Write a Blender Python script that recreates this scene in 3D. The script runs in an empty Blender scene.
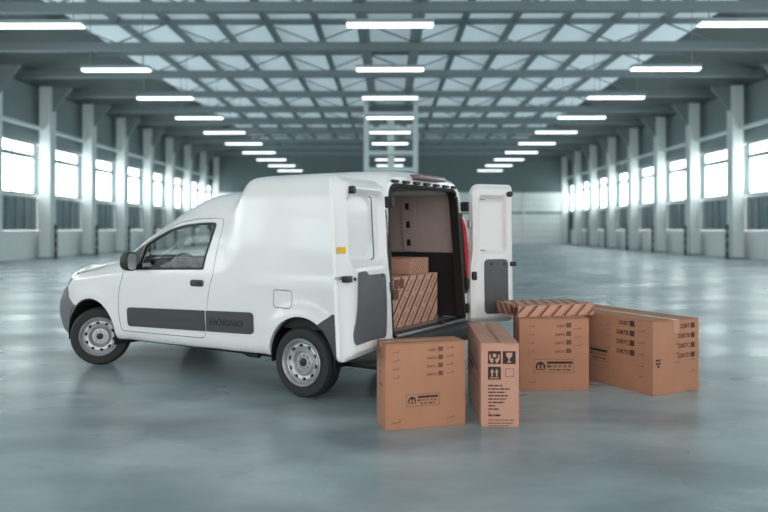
import bpy, bmesh, math, random
import numpy as np
from mathutils import Vector, Matrix
random.seed(7)
PI = math.pi
sc = bpy.context.scene
COL = sc.collection

# ------------------------------------------------------------------ camera
F_PX, HORIZON, CAM_H = 718.5, 228.5, 1.421
cam_data = bpy.data.cameras.new('camera')
cam = bpy.data.objects.new('camera', cam_data); COL.objects.link(cam)
cam.location = (0, 0, CAM_H); cam.rotation_euler = (PI/2, 0, 0)
cam_data.sensor_width = 36.0
cam_data.lens = F_PX/768*36.0
cam_data.shift_y = -(256-HORIZON)/768
cam_data.clip_end = 300
cam_data.dof.use_dof = True
cam_data.dof.focus_distance = 6.2
cam_data.dof.aperture_fstop = 0.95
sc.camera = cam

# ------------------------------------------------------------------ world (overcast daylight) and exposure
w = bpy.data.worlds.new('world'); sc.world = w; w.use_nodes = True
bg = w.node_tree.nodes['Background']
bg.inputs[0].default_value = (1.0, 0.975, 0.945, 1); bg.inputs[1].default_value = 2.2
vs = sc.view_settings
vs.view_transform = 'Standard'; vs.look = 'None'; vs.gamma = 1.0; vs.exposure = 0.2
vs.use_curve_mapping = False

# ------------------------------------------------------------------ materials
def srgb(r, g, b):
    f = lambda c: (c/255/12.92) if c/255 <= 0.04045 else ((c/255+0.055)/1.055)**2.4
    return (f(r), f(g), f(b), 1)

def mat(name, col, rough=0.5, metal=0.0, coat=0.0, noise=0.0, nscale=8.0, bump=0.0, bscale=40.0, spec=0.5, emit=0.0):
    m = bpy.data.materials.new(name); m.use_nodes = True
    nt = m.node_tree; p = nt.nodes['Principled BSDF']
    p.inputs['Base Color'].default_value = col
    p.inputs['Roughness'].default_value = rough
    p.inputs['Metallic'].default_value = metal
    p.inputs['Coat Weight'].default_value = coat
    p.inputs['Coat Roughness'].default_value = 0.08
    p.inputs['Specular IOR Level'].default_value = spec
    tc = nt.nodes.new('ShaderNodeTexCoord')
    if noise:
        n = nt.nodes.new('ShaderNodeTexNoise'); n.inputs['Scale'].default_value = nscale
        n.inputs['Detail'].default_value = 4
        nt.links.new(tc.outputs['Object'], n.inputs['Vector'])
        r = nt.nodes.new('ShaderNodeMapRange')
        r.inputs[1].default_value = 0.3; r.inputs[2].default_value = 0.7
        r.inputs[3].default_value = 1-noise; r.inputs[4].default_value = 1+noise
        nt.links.new(n.outputs['Fac'], r.inputs[0])
        mx = nt.nodes.new('ShaderNodeVectorMath'); mx.operation = 'SCALE'
        mx.inputs[0].default_value = col[:3]
        nt.links.new(r.outputs[0], mx.inputs['Scale'])
        nt.links.new(mx.outputs[0], p.inputs['Base Color'])
    if bump:
        n2 = nt.nodes.new('ShaderNodeTexNoise'); n2.inputs['Scale'].default_value = bscale
        nt.links.new(tc.outputs['Object'], n2.inputs['Vector'])
        b = nt.nodes.new('ShaderNodeBump'); b.inputs['Strength'].default_value = bump
        b.inputs['Distance'].default_value = 0.01
        nt.links.new(n2.outputs['Fac'], b.inputs['Height'])
        nt.links.new(b.outputs[0], p.inputs['Normal'])
    if emit:
        p.inputs['Emission Color'].default_value = col
        p.inputs['Emission Strength'].default_value = emit
    return m

def glass_mat(name, tint, gloss=0.10):
    m = bpy.data.materials.new(name); m.use_nodes = True
    nt = m.node_tree; nt.nodes.clear()
    o = nt.nodes.new('ShaderNodeOutputMaterial')
    t = nt.nodes.new('ShaderNodeBsdfTransparent'); t.inputs[0].default_value = tint
    g = nt.nodes.new('ShaderNodeBsdfGlossy'); g.inputs['Roughness'].default_value = 0.03
    lw = nt.nodes.new('ShaderNodeLayerWeight'); lw.inputs[0].default_value = 0.5
    pw = nt.nodes.new('ShaderNodeMath'); pw.operation = 'POWER'; pw.inputs[1].default_value = 4.0
    fr = nt.nodes.new('ShaderNodeMath'); fr.operation = 'MULTIPLY_ADD'; fr.inputs[1].default_value = 0.4; fr.inputs[2].default_value = 0.012
    nt.links.new(lw.outputs['Facing'], pw.inputs[0]); nt.links.new(pw.outputs[0], fr.inputs[0])
    mx = nt.nodes.new('ShaderNodeMixShader')
    nt.links.new(fr.outputs[0], mx.inputs[0]); nt.links.new(t.outputs[0], mx.inputs[1])
    nt.links.new(g.outputs[0], mx.inputs[2]); nt.links.new(mx.outputs[0], o.inputs[0])
    return m

M = {}
M['paint'] = mat('white_paint', (0.78, 0.78, 0.78, 1), 0.32, coat=0.5)
M['innerpaint'] = mat('white_inner_paint', (0.79, 0.78, 0.78, 1), 0.38, coat=0.2)
M['cabin'] = mat('cabin_trim', srgb(70, 72, 74), 0.7)
M['taupe'] = mat('cargo_lining', srgb(176, 160, 155), 0.75, noise=0.05)
M['black'] = mat('black_plastic', srgb(26, 26, 27), 0.5)
M['darkliner'] = mat('dark_liner', srgb(34, 32, 33), 0.8)
M['clad'] = mat('grey_plastic', srgb(66, 67, 68), 0.55, bump=0.05, bscale=400)
M['bumper'] = mat('bumper_plastic', srgb(104, 104, 107), 0.5, bump=0.05, bscale=400)
M['panel'] = mat('door_panel_board', srgb(84, 84, 88), 0.6, bump=0.08, bscale=300)
M['rubber'] = mat('tyre_rubber', srgb(38, 39, 40), 0.75, bump=0.1, bscale=120)
M['rim'] = mat('silver_rim', srgb(178, 180, 181), 0.38, metal=0.6)
M['steel'] = mat('steel', srgb(150, 152, 155), 0.4, metal=0.6)
M['red'] = mat('red_lens', srgb(190, 16, 32), 0.2, coat=0.6)
M['brake'] = mat('brake_lens', srgb(120, 92, 100), 0.3, coat=0.4)
M['yellow'] = mat('yellow_sticker', srgb(226, 178, 30), 0.6)
M['glass'] = glass_mat('window_glass', (0.98, 0.99, 0.985, 1))
M['lamp'] = mat('headlamp_lens', srgb(158, 164, 168), 0.12, coat=0.8)
M['mirror'] = mat('mirror_glass', srgb(225, 235, 234), 0.3, metal=0.8)
M['seat'] = mat('seat_cloth', srgb(62, 64, 66), 0.9, noise=0.1, nscale=60)
M['ink'] = mat('printing_ink', srgb(52, 38, 34), 0.8)
M['inkmid'] = mat('brown_ink', srgb(80, 52, 43), 0.8)
M['inklight'] = mat('faded_ink', srgb(112, 72, 58), 0.8)
M['tape'] = mat('packing_tape', srgb(190, 143, 118), 0.35, coat=0.2)
CARD = srgb(174, 126, 101)
M['card'] = mat('cardboard', CARD, 0.8, noise=0.05, nscale=5, bump=0.06, bscale=90, spec=0.2)
M['cardpink'] = mat('pale_cardboard', srgb(192, 146, 129), 0.8, noise=0.05, nscale=5, bump=0.06, bscale=90, spec=0.2)
M['cardstripe'] = mat('stripe_cardboard', srgb(196, 152, 130), 0.8, noise=0.06, nscale=6, spec=0.2)
# hall
M['wallwhite'] = mat('hall_wall_paint', srgb(238, 243, 243), 0.6, noise=0.04, nscale=0.5)
M['wallgrey'] = mat('hall_wall_metal', srgb(138, 152, 154), 0.55, noise=0.06, nscale=0.6)
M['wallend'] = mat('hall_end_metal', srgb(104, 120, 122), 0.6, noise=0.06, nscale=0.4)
M['col'] = mat('column_paint', srgb(230, 237, 237), 0.5, noise=0.04, nscale=0.7)
M['roofshade'] = mat('roof_sheet_shaded', srgb(104, 114, 116), 0.7)  # dark tone puts the unlit look of the eaves into the colour
M['roofglow'] = mat('glowing_roof_sheet', (0.72, 0.86, 0.92, 1), 0.6, emit=0.25)  # emission added to the sheets for a general top light
M['truss'] = mat('truss_steel', srgb(126, 140, 143), 0.6)
M['palesteel'] = mat('pale_steel', srgb(222, 234, 235), 0.5)
M['frost'] = mat('frosted_daylight_pane', (0.86, 0.95, 0.95, 1), 0.4, emit=4.8)
M['dimpane'] = mat('dim_pane', srgb(112, 132, 138), 0.15, noise=0.1, nscale=1.5)
M['frame'] = mat('window_frame', srgb(128, 144, 148), 0.5)
M['lampglow'] = mat('lamp_diffuser', (0.95, 1.0, 1.0, 1), 0.4, emit=2.2)
M['housing'] = mat('lamp_housing', srgb(150, 165, 168), 0.5)
M['bollard'] = mat('bollard_paint', srgb(60, 70, 72), 0.5)

def floor_mat():
    m = bpy.data.materials.new('polished_concrete'); m.use_nodes = True
    nt = m.node_tree; p = nt.nodes['Principled BSDF']
    tc = nt.nodes.new('ShaderNodeTexCoord')
    mp = nt.nodes.new('ShaderNodeMapping'); mp.inputs['Scale'].default_value = (0.45, 0.8, 1)
    nt.links.new(tc.outputs['Object'], mp.inputs[0])
    n1 = nt.nodes.new('ShaderNodeTexNoise'); n1.inputs['Scale'].default_value = 1.1; n1.inputs['Detail'].default_value = 4
    n1.inputs['Roughness'].default_value = 0.6
    nt.links.new(mp.outputs[0], n1.inputs['Vector'])
    cr = nt.nodes.new('ShaderNodeValToRGB')
    cr.color_ramp.elements[0].position = 0.34; cr.color_ramp.elements[0].color = srgb(116, 130, 135)
    cr.color_ramp.elements[1].position = 0.68; cr.color_ramp.elements[1].color = srgb(178, 192, 195)
    nt.links.new(n1.outputs['Fac'], cr.inputs[0]); nt.links.new(cr.outputs[0], p.inputs['Base Color'])
    n2 = nt.nodes.new('ShaderNodeTexNoise'); n2.inputs['Scale'].default_value = 0.9; n2.inputs['Detail'].default_value = 3
    nt.links.new(mp.outputs[0], n2.inputs['Vector'])
    r = nt.nodes.new('ShaderNodeMapRange'); r.inputs[1].default_value = 0.3; r.inputs[2].default_value = 0.7
    r.inputs[3].default_value = 0.22; r.inputs[4].default_value = 0.38
    nt.links.new(n2.outputs['Fac'], r.inputs[0]); nt.links.new(r.outputs[0], p.inputs['Roughness'])
    p.inputs['Specular IOR Level'].default_value = 0.6
    return m
M['floor'] = floor_mat()

# ------------------------------------------------------------------ mesh helpers
class MB:
    def __init__(s): s.v = []; s.f = []
    def add(s, v, f):
        o = len(s.v); s.v += [tuple(p) for p in v]; s.f += [tuple(i+o for i in q) for q in f]; return s
    def box(s, a, b):
        (x0, y0, z0), (x1, y1, z1) = a, b
        v = [(x0,y0,z0),(x1,y0,z0),(x1,y1,z0),(x0,y1,z0),(x0,y0,z1),(x1,y0,z1),(x1,y1,z1),(x0,y1,z1)]
        return s.add(v, [(3,2,1,0),(4,5,6,7),(0,1,5,4),(1,2,6,5),(2,3,7,6),(3,0,4,7)])
    def bar(s, a, b, r, r2=None, n=4):
        a = Vector(a); b = Vector(b); d = (b-a).normalized()
        up = Vector((0,0,1)) if abs(d.z) < 0.9 else Vector((0,1,0))
        x = d.cross(up).normalized(); y = d.cross(x).normalized(); r2 = r if r2 is None else r2
        v = []
        for i, (c, rr) in enumerate(((a, r), (b, r2))):
            for k in range(n):
                t = 2*PI*(k+0.5)/n
                v.append(c + x*math.cos(t)*rr + y*math.sin(t)*rr)
        f = [(k, (k+1) % n, n+(k+1) % n, n+k) for k in range(n)]
        f += [tuple(range(n-1, -1, -1)), tuple(range(n, 2*n))]
        return s.add(v, f)
    def tube(s, pts, r, n=8, closed=False):
        pts = [Vector(p) for p in pts]; N = len(pts); v = []
        for i, p in enumerate(pts):
            a = pts[i-1] if (i or closed) else p
            b = pts[(i+1) % N] if (i < N-1 or closed) else p
            d = (b-a).normalized()
            up = Vector((0,0,1)) if abs(d.z) < 0.9 else Vector((0,1,0))
            x = d.cross(up).normalized(); y = d.cross(x).normalized()
            v += [p + x*math.cos(2*PI*k/n)*r + y*math.sin(2*PI*k/n)*r for k in range(n)]
        f = []
        for i in range(N if closed else N-1):
            j = (i+1) % N
            f += [(i*n+k, i*n+(k+1) % n, j*n+(k+1) % n, j*n+k) for k in range(n)]
        if not closed: f += [tuple(range(n-1, -1, -1)), tuple((N-1)*n+k for k in range(n))]
        return s.add(v, f)
    def lathe(s, prof, n=40, axis='Y', closed=True):
        # prof: (radius, along)
        v = []; m = len(prof)
        for k in range(n):
            t = 2*PI*k/n
            for (r, a) in prof:
                v.append((r*math.cos(t), a, r*math.sin(t)))
        f = []
        for k in range(n):
            k2 = (k+1) % n
            for i in range(m if closed else m-1):
                j = (i+1) % m
                f.append((k*m+i, k*m+j, k2*m+j, k2*m+i))
        return s.add(v, f)
    def prism(s, poly, h0, h1, axis):
        # poly in plane perpendicular to axis; axis 'Y': (x,z); 'X': (y,z); 'Z': (x,y)
        n = len(poly)
        def P(p, h):
            return {'Y': (p[0], h, p[1]), 'X': (h, p[0], p[1]), 'Z': (p[0], p[1], h)}[axis]
        v = [P(p, h0) for p in poly] + [P(p, h1) for p in poly]
        f = [(k, (k+1) % n, n+(k+1) % n, n+k) for k in range(n)]
        f += [tuple(range(n-1, -1, -1)), tuple(range(n, 2*n))]
        return s.add(v, f)
    def mesh(s, name='m', smooth=None, recalc=True):
        me = bpy.data.meshes.new(name); me.from_pydata(s.v, [], s.f); me.update()
        if recalc: fix(me)
        if smooth: smoothen(me, smooth)
        return me

def fix(me):
    bm = bmesh.new(); bm.from_mesh(me)
    bmesh.ops.recalc_face_normals(bm, faces=bm.faces); bm.to_mesh(me); bm.free(); me.update()

def smoothen(me, ang=35):
    for p in me.polygons: p.use_smooth = True
    me.set_sharp_from_angle(angle=math.radians(ang))

def bevel(me, w, seg=2, smooth=40):
    bm = bmesh.new(); bm.from_mesh(me)
    es = [e for e in bm.edges if len(e.link_faces) == 2 and e.calc_face_angle(0) > 0.5]
    bmesh.ops.bevel(bm, geom=es, offset=w, segments=seg, profile=0.5, affect='EDGES', clamp_overlap=True)
    bm.to_mesh(me); bm.free(); me.update()
    if smooth: smoothen(me, smooth)
    return me

def obj(name, me, mats, parent=None, loc=None, rot=None):
    me.name = name
    o = bpy.data.objects.new(name, me); COL.objects.link(o)
    if mats is not None:
        ml = mats if isinstance(mats, (list, tuple)) else [mats]
        if len(me.materials) == len(ml) and len(ml) > 1:
            for i, m in enumerate(ml): me.materials[i] = M[m]
        else:
            me.materials.clear()
            for m in ml: me.materials.append(M[m])
    if parent is not None: o.parent = parent
    if loc: o.location = loc
    if rot: o.rotation_euler = rot
    return o

def inst(name, me, parent=None, loc=None, rot=None):
    o = bpy.data.objects.new(name, me); COL.objects.link(o)
    if parent is not None: o.parent = parent
    if loc: o.location = loc
    if rot: o.rotation_euler = rot
    return o

def empty(name, loc=(0,0,0), rz=0):
    o = bpy.data.objects.new(name, None); COL.objects.link(o)
    o.location = loc; o.rotation_euler = (0, 0, rz); o.empty_display_size = 0.1
    return o

def tag(o, label, cat=None, group=None, kind=None):
    o['label'] = label
    if cat: o['category'] = cat
    if group: o['group'] = group
    if kind: o['kind'] = kind
    return o

def boolean(a, b, op):
    """mesh a (op) mesh b -> new mesh, material indices kept"""
    oa = bpy.data.objects.new('tmp_a', a); ob = bpy.data.objects.new('tmp_b', b)
    COL.objects.link(oa); COL.objects.link(ob)
    md = oa.modifiers.new('b', 'BOOLEAN'); md.object = ob; md.operation = op; md.solver = 'EXACT'
    dg = bpy.context.evaluated_depsgraph_get(); dg.update()
    me = bpy.data.meshes.new_from_object(oa.evaluated_get(dg))
    bpy.data.objects.remove(oa); bpy.data.objects.remove(ob)
    return me
def cut(a, *bs):
    for b in bs: a = boolean(a, b, 'DIFFERENCE')
    return a
def both(a, b): return boolean(a, b, 'INTERSECT')

def setmat(me, idx, n=4):
    for k in ('paint', 'innerpaint', 'cabin', 'black'): me.materials.append(M[k])
    for p in me.polygons: p.material_index = idx
    return me

def grow(poly, d):
    """offset a polygon outward by d"""
    n = len(poly); P = np.array(poly, float)
    area = sum(P[i][0]*P[(i+1) % n][1]-P[(i+1) % n][0]*P[i][1] for i in range(n))
    sg = 1 if area > 0 else -1; out = []
    for i in range(n):
        a, b, c = P[i-1], P[i], P[(i+1) % n]
        e1 = (b-a)/np.linalg.norm(b-a); e2 = (c-b)/np.linalg.norm(c-b)
        n1 = np.array((e1[1], -e1[0]))*sg; n2 = np.array((e2[1], -e2[0]))*sg
        m = n1+n2; m /= max(np.linalg.norm(m), 1e-6)
        out.append(tuple(b+m*d/max(0.4, m.dot(n1))))
    return out

def rounded(poly, r, seg=5):
    n = len(poly); out = []
    for i in range(n):
        a, b, c = [np.array(poly[j % n], float) for j in (i-1, i, i+1)]
        rr = r[i] if isinstance(r, (list, tuple)) else r
        u = (a-b)/np.linalg.norm(a-b); v = (c-b)/np.linalg.norm(c-b)
        d = min(rr, np.linalg.norm(a-b)*0.48, np.linalg.norm(c-b)*0.48)
        p0, p2 = b+u*d, b+v*d
        for k in range(seg+1):
            t = k/seg
            out.append(tuple((1-t)**2*p0 + 2*t*(1-t)*b + t*t*p2))
    return out
def rrect(x0, y0, x1, y1, r, seg=5): return rounded([(x0,y0),(x1,y0),(x1,y1),(x0,y1)], r, seg)

def sstep(a, b, x):
    t = min(1, max(0, (x-a)/(b-a))); return t*t*(3-2*t)

# =================================================================== THE HALL
YAW = -0.0084                      # the hall's long axis against the view axis
def hw(x, y): return (x*math.cos(YAW)-y*math.sin(YAW), x*math.sin(YAW)+y*math.cos(YAW))
def hall(o, x, y, z=0):
    a, b = hw(x, y); o.location = (a, b, z); o.rotation_euler = (0, 0, YAW); return o
HALF, Y0, Y1 = 16.9, -9.0, 67.5    # inner half width, end left open behind the camera to admit daylight, far end
EAVE, ROOF = 8.15, 9.35
BAY0, BAY = 29.4, 4.78
bays = [BAY0+BAY*k for k in range(9)]
near_bays = [BAY0+BAY*k for k in range(-8, 0)]      # unseen bays continued beside and behind the camera, windows added to light the van

fl = obj('floor', MB().box((-17.5, Y0-6, -0.2), (17.5, Y1+0.5, 0)).mesh(), 'floor'); hall(fl, 0, 0)
tag(fl, 'polished blue-grey concrete floor of the hall', kind='structure')

for side, s in (('left', -1), ('right', 1)):
    b = MB()
    # wall skin with openings left for the windows in the visible bays
    def slab(y0, y1, z0, z1, t=0.25, b=b, s=s):
        x0, x1 = sorted((s*HALF, s*(HALF+t))); b.box((x0, y0, z0), (x1, y1, z1))
    lo = MB(); up = MB()
    for yb in near_bays+bays[:8]:
        y0, y1 = yb+0.3, yb+BAY+0.3
        x0, x1 = sorted((s*HALF, s*(HALF+0.25)))
        b.box((x0, y0, 0), (x1, y1, 1.32))
        b.box((x0, y0, 2.92), (x1, y1, 3.02))
        up.box((x0, y0, 5.5), (x1, y1, EAVE))
    b.box(*[(sorted((s*HALF, s*(HALF+0.25)))[i], (bays[8]+0.3, Y1)[i], (0, EAVE)[i]) for i in (0, 1)])
    wo = obj('wall_'+side, b.mesh(), 'wallwhite'); hall(wo, 0, 0)
    tag(wo, 'white %s side wall of the hall below the windows' % side, kind='structure')
    u = obj('upper_cladding', up.mesh(), 'wallgrey', wo); u['label'] = 'grey metal upper wall cladding'

# windows: dim glazed lower light with mullions, frosted daylight panes above
wl, zl0, zl1, zu0, zu1 = 4.0, 1.34, 2.90, 3.04, 5.45
def win_parts(s):
    fr = MB()
    for (z0, z1, n) in ((zl0, zl1, 5), (zu0, zu1, 2)):
        fr.box((-0.09, -2.2, z0), (0.09, -2.0, z1)); fr.box((-0.09, 2.0, z0), (0.09, 2.2, z1))
        fr.box((-0.09, -2.0, z0), (0.09, 2.0, z0+0.07)); fr.box((-0.09, -2.0, z1-0.07), (0.09, 2.0, z1))
        for i in range(1, n):
            y = -2.0+4.0*i/n; fr.box((-0.06, y-0.035, z0+0.07), (0.06, y+0.035, z1-0.07))
    fr.box((-0.12, -2.0, 4.72), (0.12, 2.0, 4.92))
    return fr.mesh('window_frame')
wf = win_parts(1); wf.materials.append(M['frame'])
p_dim = MB().box((-0.015, -0.36, zl0+0.07), (0.015, 0.36, zl1-0.07)).mesh('pane'); p_dim.materials.append(M['dimpane'])
p_fr = MB().box((-0.015, -0.96, zu0+0.07), (0.015, 0.96, 4.72)).mesh('pane'); p_fr.materials.append(M['frost'])
tri = MB().prism([(-0.96, 4.92), (0.96, 4.92), (0.96, zu1-0.07), (-0.96, zu1-0.07)], -0.015, 0.015, 'X').mesh('pane'); tri.materials.append(M['frost'])
nth = ['nearest', 'second', 'third', 'fourth', 'fifth', 'sixth', 'seventh', 'eighth', 'ninth', 'tenth']
n = 0
for s, side in ((-1, 'left'), (1, 'right')):
    for k in range(-8, 8):
        n += 1
        wo = inst('window_%d' % n, wf); hall(wo, s*(HALF+0.12), (bays[k] if k >= 0 else near_bays[k])+0.3+BAY/2)
        tag(wo, ('%s window bay in view along the %s wall of the hall' % (nth[k], side)) if k >= 0 else ('added unseen window bay of the %s wall beside the camera, %s before the view' % (side, nth[-k-1].replace('nearest', 'first'))), kind='structure')
        for i in range(5): inst('pane', p_dim, wo, (0, -1.6+0.8*i, 0))
        for i in range(2):
            inst('pane', p_fr, wo, (0, -1+2*i, 0)); inst('pane', tri, wo, (0, -1+2*i, 0))

# columns with a service rail, and guard posts
cm = MB().box((-0.27, -0.3, 0), (0.27, 0.3, EAVE)).mesh('steel_column'); bevel(cm, 0.02, 1); cm.materials.append(M['col'])
cbase = MB().box((-0.36, -0.38, 0), (0.36, 0.38, 0.06)).mesh('base_plate'); cbase.materials.append(M['truss'])
brk = MB().prism([(0, 7.0), (0.9, 8.12), (0, 8.12)], -0.12, 0.12, 'Y').mesh('bracket'); brk.materials.append(M['truss'])
rail = MB().box((-0.06, 0.3, 6.05), (0.06, BAY-0.3, 6.2)).mesh('rail'); rail.materials.append(M['palesteel'])
gp = MB().lathe([(0.0, 0.0), (0.085, 0.0), (0.085, 1.55), (0.05, 1.62), (0.0, 1.62)], 12, closed=False)
gp.v = [(x, z, y) for (x, y, z) in gp.v]
gpm = gp.mesh('guard_post', 40); gpm.materials.append(M['bollard'])
band = MB().lathe([(0.088, 0.0), (0.088, 0.16)], 12, closed=False); band.v = [(x, z, y) for (x, y, z) in band.v]
bandm = band.mesh('reflective_band', 40); bandm.materials.append(M['frame'])
for s, side in ((-1, 'left'), (1, 'right')):
    for k in range(9):
        c = inst('steel_column', cm); hall(c, s*16.35, bays[k])
        tag(c, 'pale grey steel column, %s in view along the %s wall' % (nth[k], side), 'column', 'hall columns')
        inst('base_plate', cbase, c)
        inst('bracket', brk, c, (-s*0.27, 0, 0), (0, 0, PI if s > 0 else 0))
        if k < 8: inst('rail', rail, c, (s*0.1, 0, 0))
        if 1 <= k <= 6:
            g = inst('guard_post', gpm); hall(g, s*15.85, bays[k]-0.25)
            tag(g, 'dark guard post before the %s column along the %s wall' % (nth[k], side), 'bollard', 'guard posts')
            for q in (0.35, 0.8, 1.2): inst('reflective_band', bandm, g, (0, 0, q))

# far end wall
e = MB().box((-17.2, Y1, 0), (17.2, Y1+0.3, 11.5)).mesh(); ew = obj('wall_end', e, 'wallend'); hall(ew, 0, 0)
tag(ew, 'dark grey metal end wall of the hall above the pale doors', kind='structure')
dm = MB()
for i in range(8): dm.box((-1.98, -0.05-0.02*(i % 2), 0.02+i*0.585), (1.98, 0.0, 0.02+(i+1)*0.585-0.015))
dmm = dm.mesh('door'); dmm.materials.append(M['wallwhite'])
dfr = MB().box((-2.08, -0.12, 0), (-1.98, 0, 4.8)).box((1.98, -0.12, 0), (2.08, 0, 4.8)).box((-2.08, -0.12, 4.7), (2.08, 0, 4.8)).mesh('door_frame')
dfr.materials.append(M['wallwhite'])
dbar = MB().box((-1.98, -0.11, 2.78), (1.98, -0.05, 3.0)).mesh('cross_bar'); dbar.materials.append(M['wallgrey'])
for i in range(8):
    d = inst('door_%d' % (i+1), dmm); hall(d, -14.6+4.17*i, Y1-0.01)
    tag(d, 'pale sectional door, %s from the left in the end wall' % ['first', 'second', 'third', 'fourth', 'fifth', 'sixth', 'seventh', 'eighth'][i], kind='structure')
    inst('door_frame', dfr, d); inst('cross_bar', dbar, d)

# ceiling: eaves coloured as unlit, roof sheets with added glow between purlins and trusses
ce = MB()
ce.box((-12.2, Y0, ROOF+0.12), (12.2, Y1, ROOF+0.25))
for s in (-1, 1):
    ce.add([(s*12.2, Y0, ROOF+0.12), (s*17.2, Y0, EAVE), (s*17.2, Y1, EAVE), (s*12.2, Y1, ROOF+0.12),
            (s*12.2, Y0, ROOF+0.25), (s*17.2, Y0, EAVE+0.13), (s*17.2, Y1, EAVE+0.13), (s*12.2, Y1, ROOF+0.25)],
           [(0,1,2,3),(4,5,6,7),(0,1,5,4),(1,2,6,5),(2,3,7,6),(3,0,4,7)])
co = obj('ceiling', ce.mesh(), 'roofshade'); hall(co, 0, 0)
tag(co, 'pitched metal roof of the hall with eaves coloured dark as unlit', kind='structure')
PUR, TR0 = 1.87, 22.2
sheet = MB().box((-PUR/2+0.06, -BAY/2+0.08, 0), (PUR/2-0.06, BAY/2-0.08, 0.05)).mesh('roof_panel'); sheet.materials.append(M['roofglow'])
pur = MB().box((-0.11, Y0, -0.12), (0.11, Y1, 0.12)).mesh('purlin'); pur.materials.append(M['truss'])
for i in range(-6, 7):
    inst('purlin', pur, co, (PUR*(i+0.5), 0, ROOF-0.05)) if i < 6 else None
    for k in range(-6, 10):
        inst('roof_panel', sheet, co, (PUR*i, TR0+BAY*(k+0.5), ROOF+0.02))
tch = MB().box((-16.4, -0.14, 8.1), (16.4, 0.14, 8.4)).mesh('roof_truss'); tch.materials.append(M['truss'])
ttop = MB().box((-13.0, -0.1, 9.1), (13.0, 0.1, 9.28)).mesh('top_chord'); ttop.materials.append(M['truss'])
webs = []
for sg in (-1, 1):
    wm = MB().bar((-sg*PUR/2, 0, 8.4), (sg*PUR/2, 0, 9.12), 0.035).mesh('web'); wm.materials.append(M['truss']); webs.append(wm)
for k in range(-6, 10):
    t = inst('roof_truss', tch, co, (0, TR0+BAY*k, 0)); inst('top_chord', ttop, t)
    for i in range(-6, 7): inst('web', webs[i % 2], t, (PUR*i, 0, 0))
for s in (-1, 1):     # two heavy girders flank the ridge
    o = obj('ridge_girder', MB().box((-0.16, Y0, 8.35), (0.16, Y1, 9.2)).mesh(), 'truss', co); o.location = (s*0.98, 0, 0)

# lamps: cross-wise strip lights in three rows; unseen overhead ones added to light the van
hs = MB().box((-1.05, -0.16, 0.03), (1.05, 0.16, 0.13)).mesh('ceiling_lamp'); bevel(hs, 0.02, 1); hs.materials.append(M['housing'])
hd = MB().prism([(-0.15, 0.03), (0.15, 0.03), (0.10, -0.03), (-0.10, -0.03)], -1.02, 1.02, 'X').mesh('diffuser'); hd.materials.append(M['lampglow'])
hr = MB().bar((0, 0, 0.12), (0, 0, 1.95), 0.012, n=6).mesh('hanger'); hr.materials.append(M['truss'])
for row, x in (('left', -8.36), ('middle', 0.0), ('right', 8.36)):
    for k in range(-5, 10):
        l = inst('ceiling_lamp', hs); hall(l, x, 17.1+BAY*k, 6.25)
        if k >= 0:
            tag(l, 'hanging strip light, %s in view of the %s row' % (nth[k], row), 'lamp', 'hall strip lights')
        else:
            tag(l, 'added unseen strip light of the %s row hanging overhead, %s before the view' % (row, nth[-k-1].replace('nearest', 'first')), 'lamp', 'hall strip lights')
        inst('diffuser', hd, l)
        for q in (-0.8, 0.8): inst('hanger', hr, l, (q, 0, 0))

# pale hanging frame under the ridge
g = empty('hanging_frame'); hall(g, 0.05, 41.0)
tag(g, 'pale ladder-like steel frame hanging under the ridge', 'frame')
for x in (-1.4, 1.4):
    for y in (-0.5, 0.5):
        obj('post', MB().box((x-0.13, y-0.1, 4.6), (x+0.13, y+0.1, 8.9)).mesh(), 'palesteel', g)
for z in (4.75, 5.7, 7.05, 7.9, 8.55):
    obj('cross_bar', MB().box((-1.4, -0.55, z-0.1), (1.4, 0.55, z+0.1)).mesh(), 'palesteel', g)
obj('centre_rod', MB().box((-0.2, -0.1, 4.75), (0.2, 0.1, 7.9)).mesh(), 'palesteel', g)

# =================================================================== THE VAN
ANG = 0.55494
van = empty('delivery_van', (-0.2739, 6.7002, 0), PI-ANG)
tag(van, 'white compact delivery van with both rear doors open, seen from behind its left side', 'van')

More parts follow.
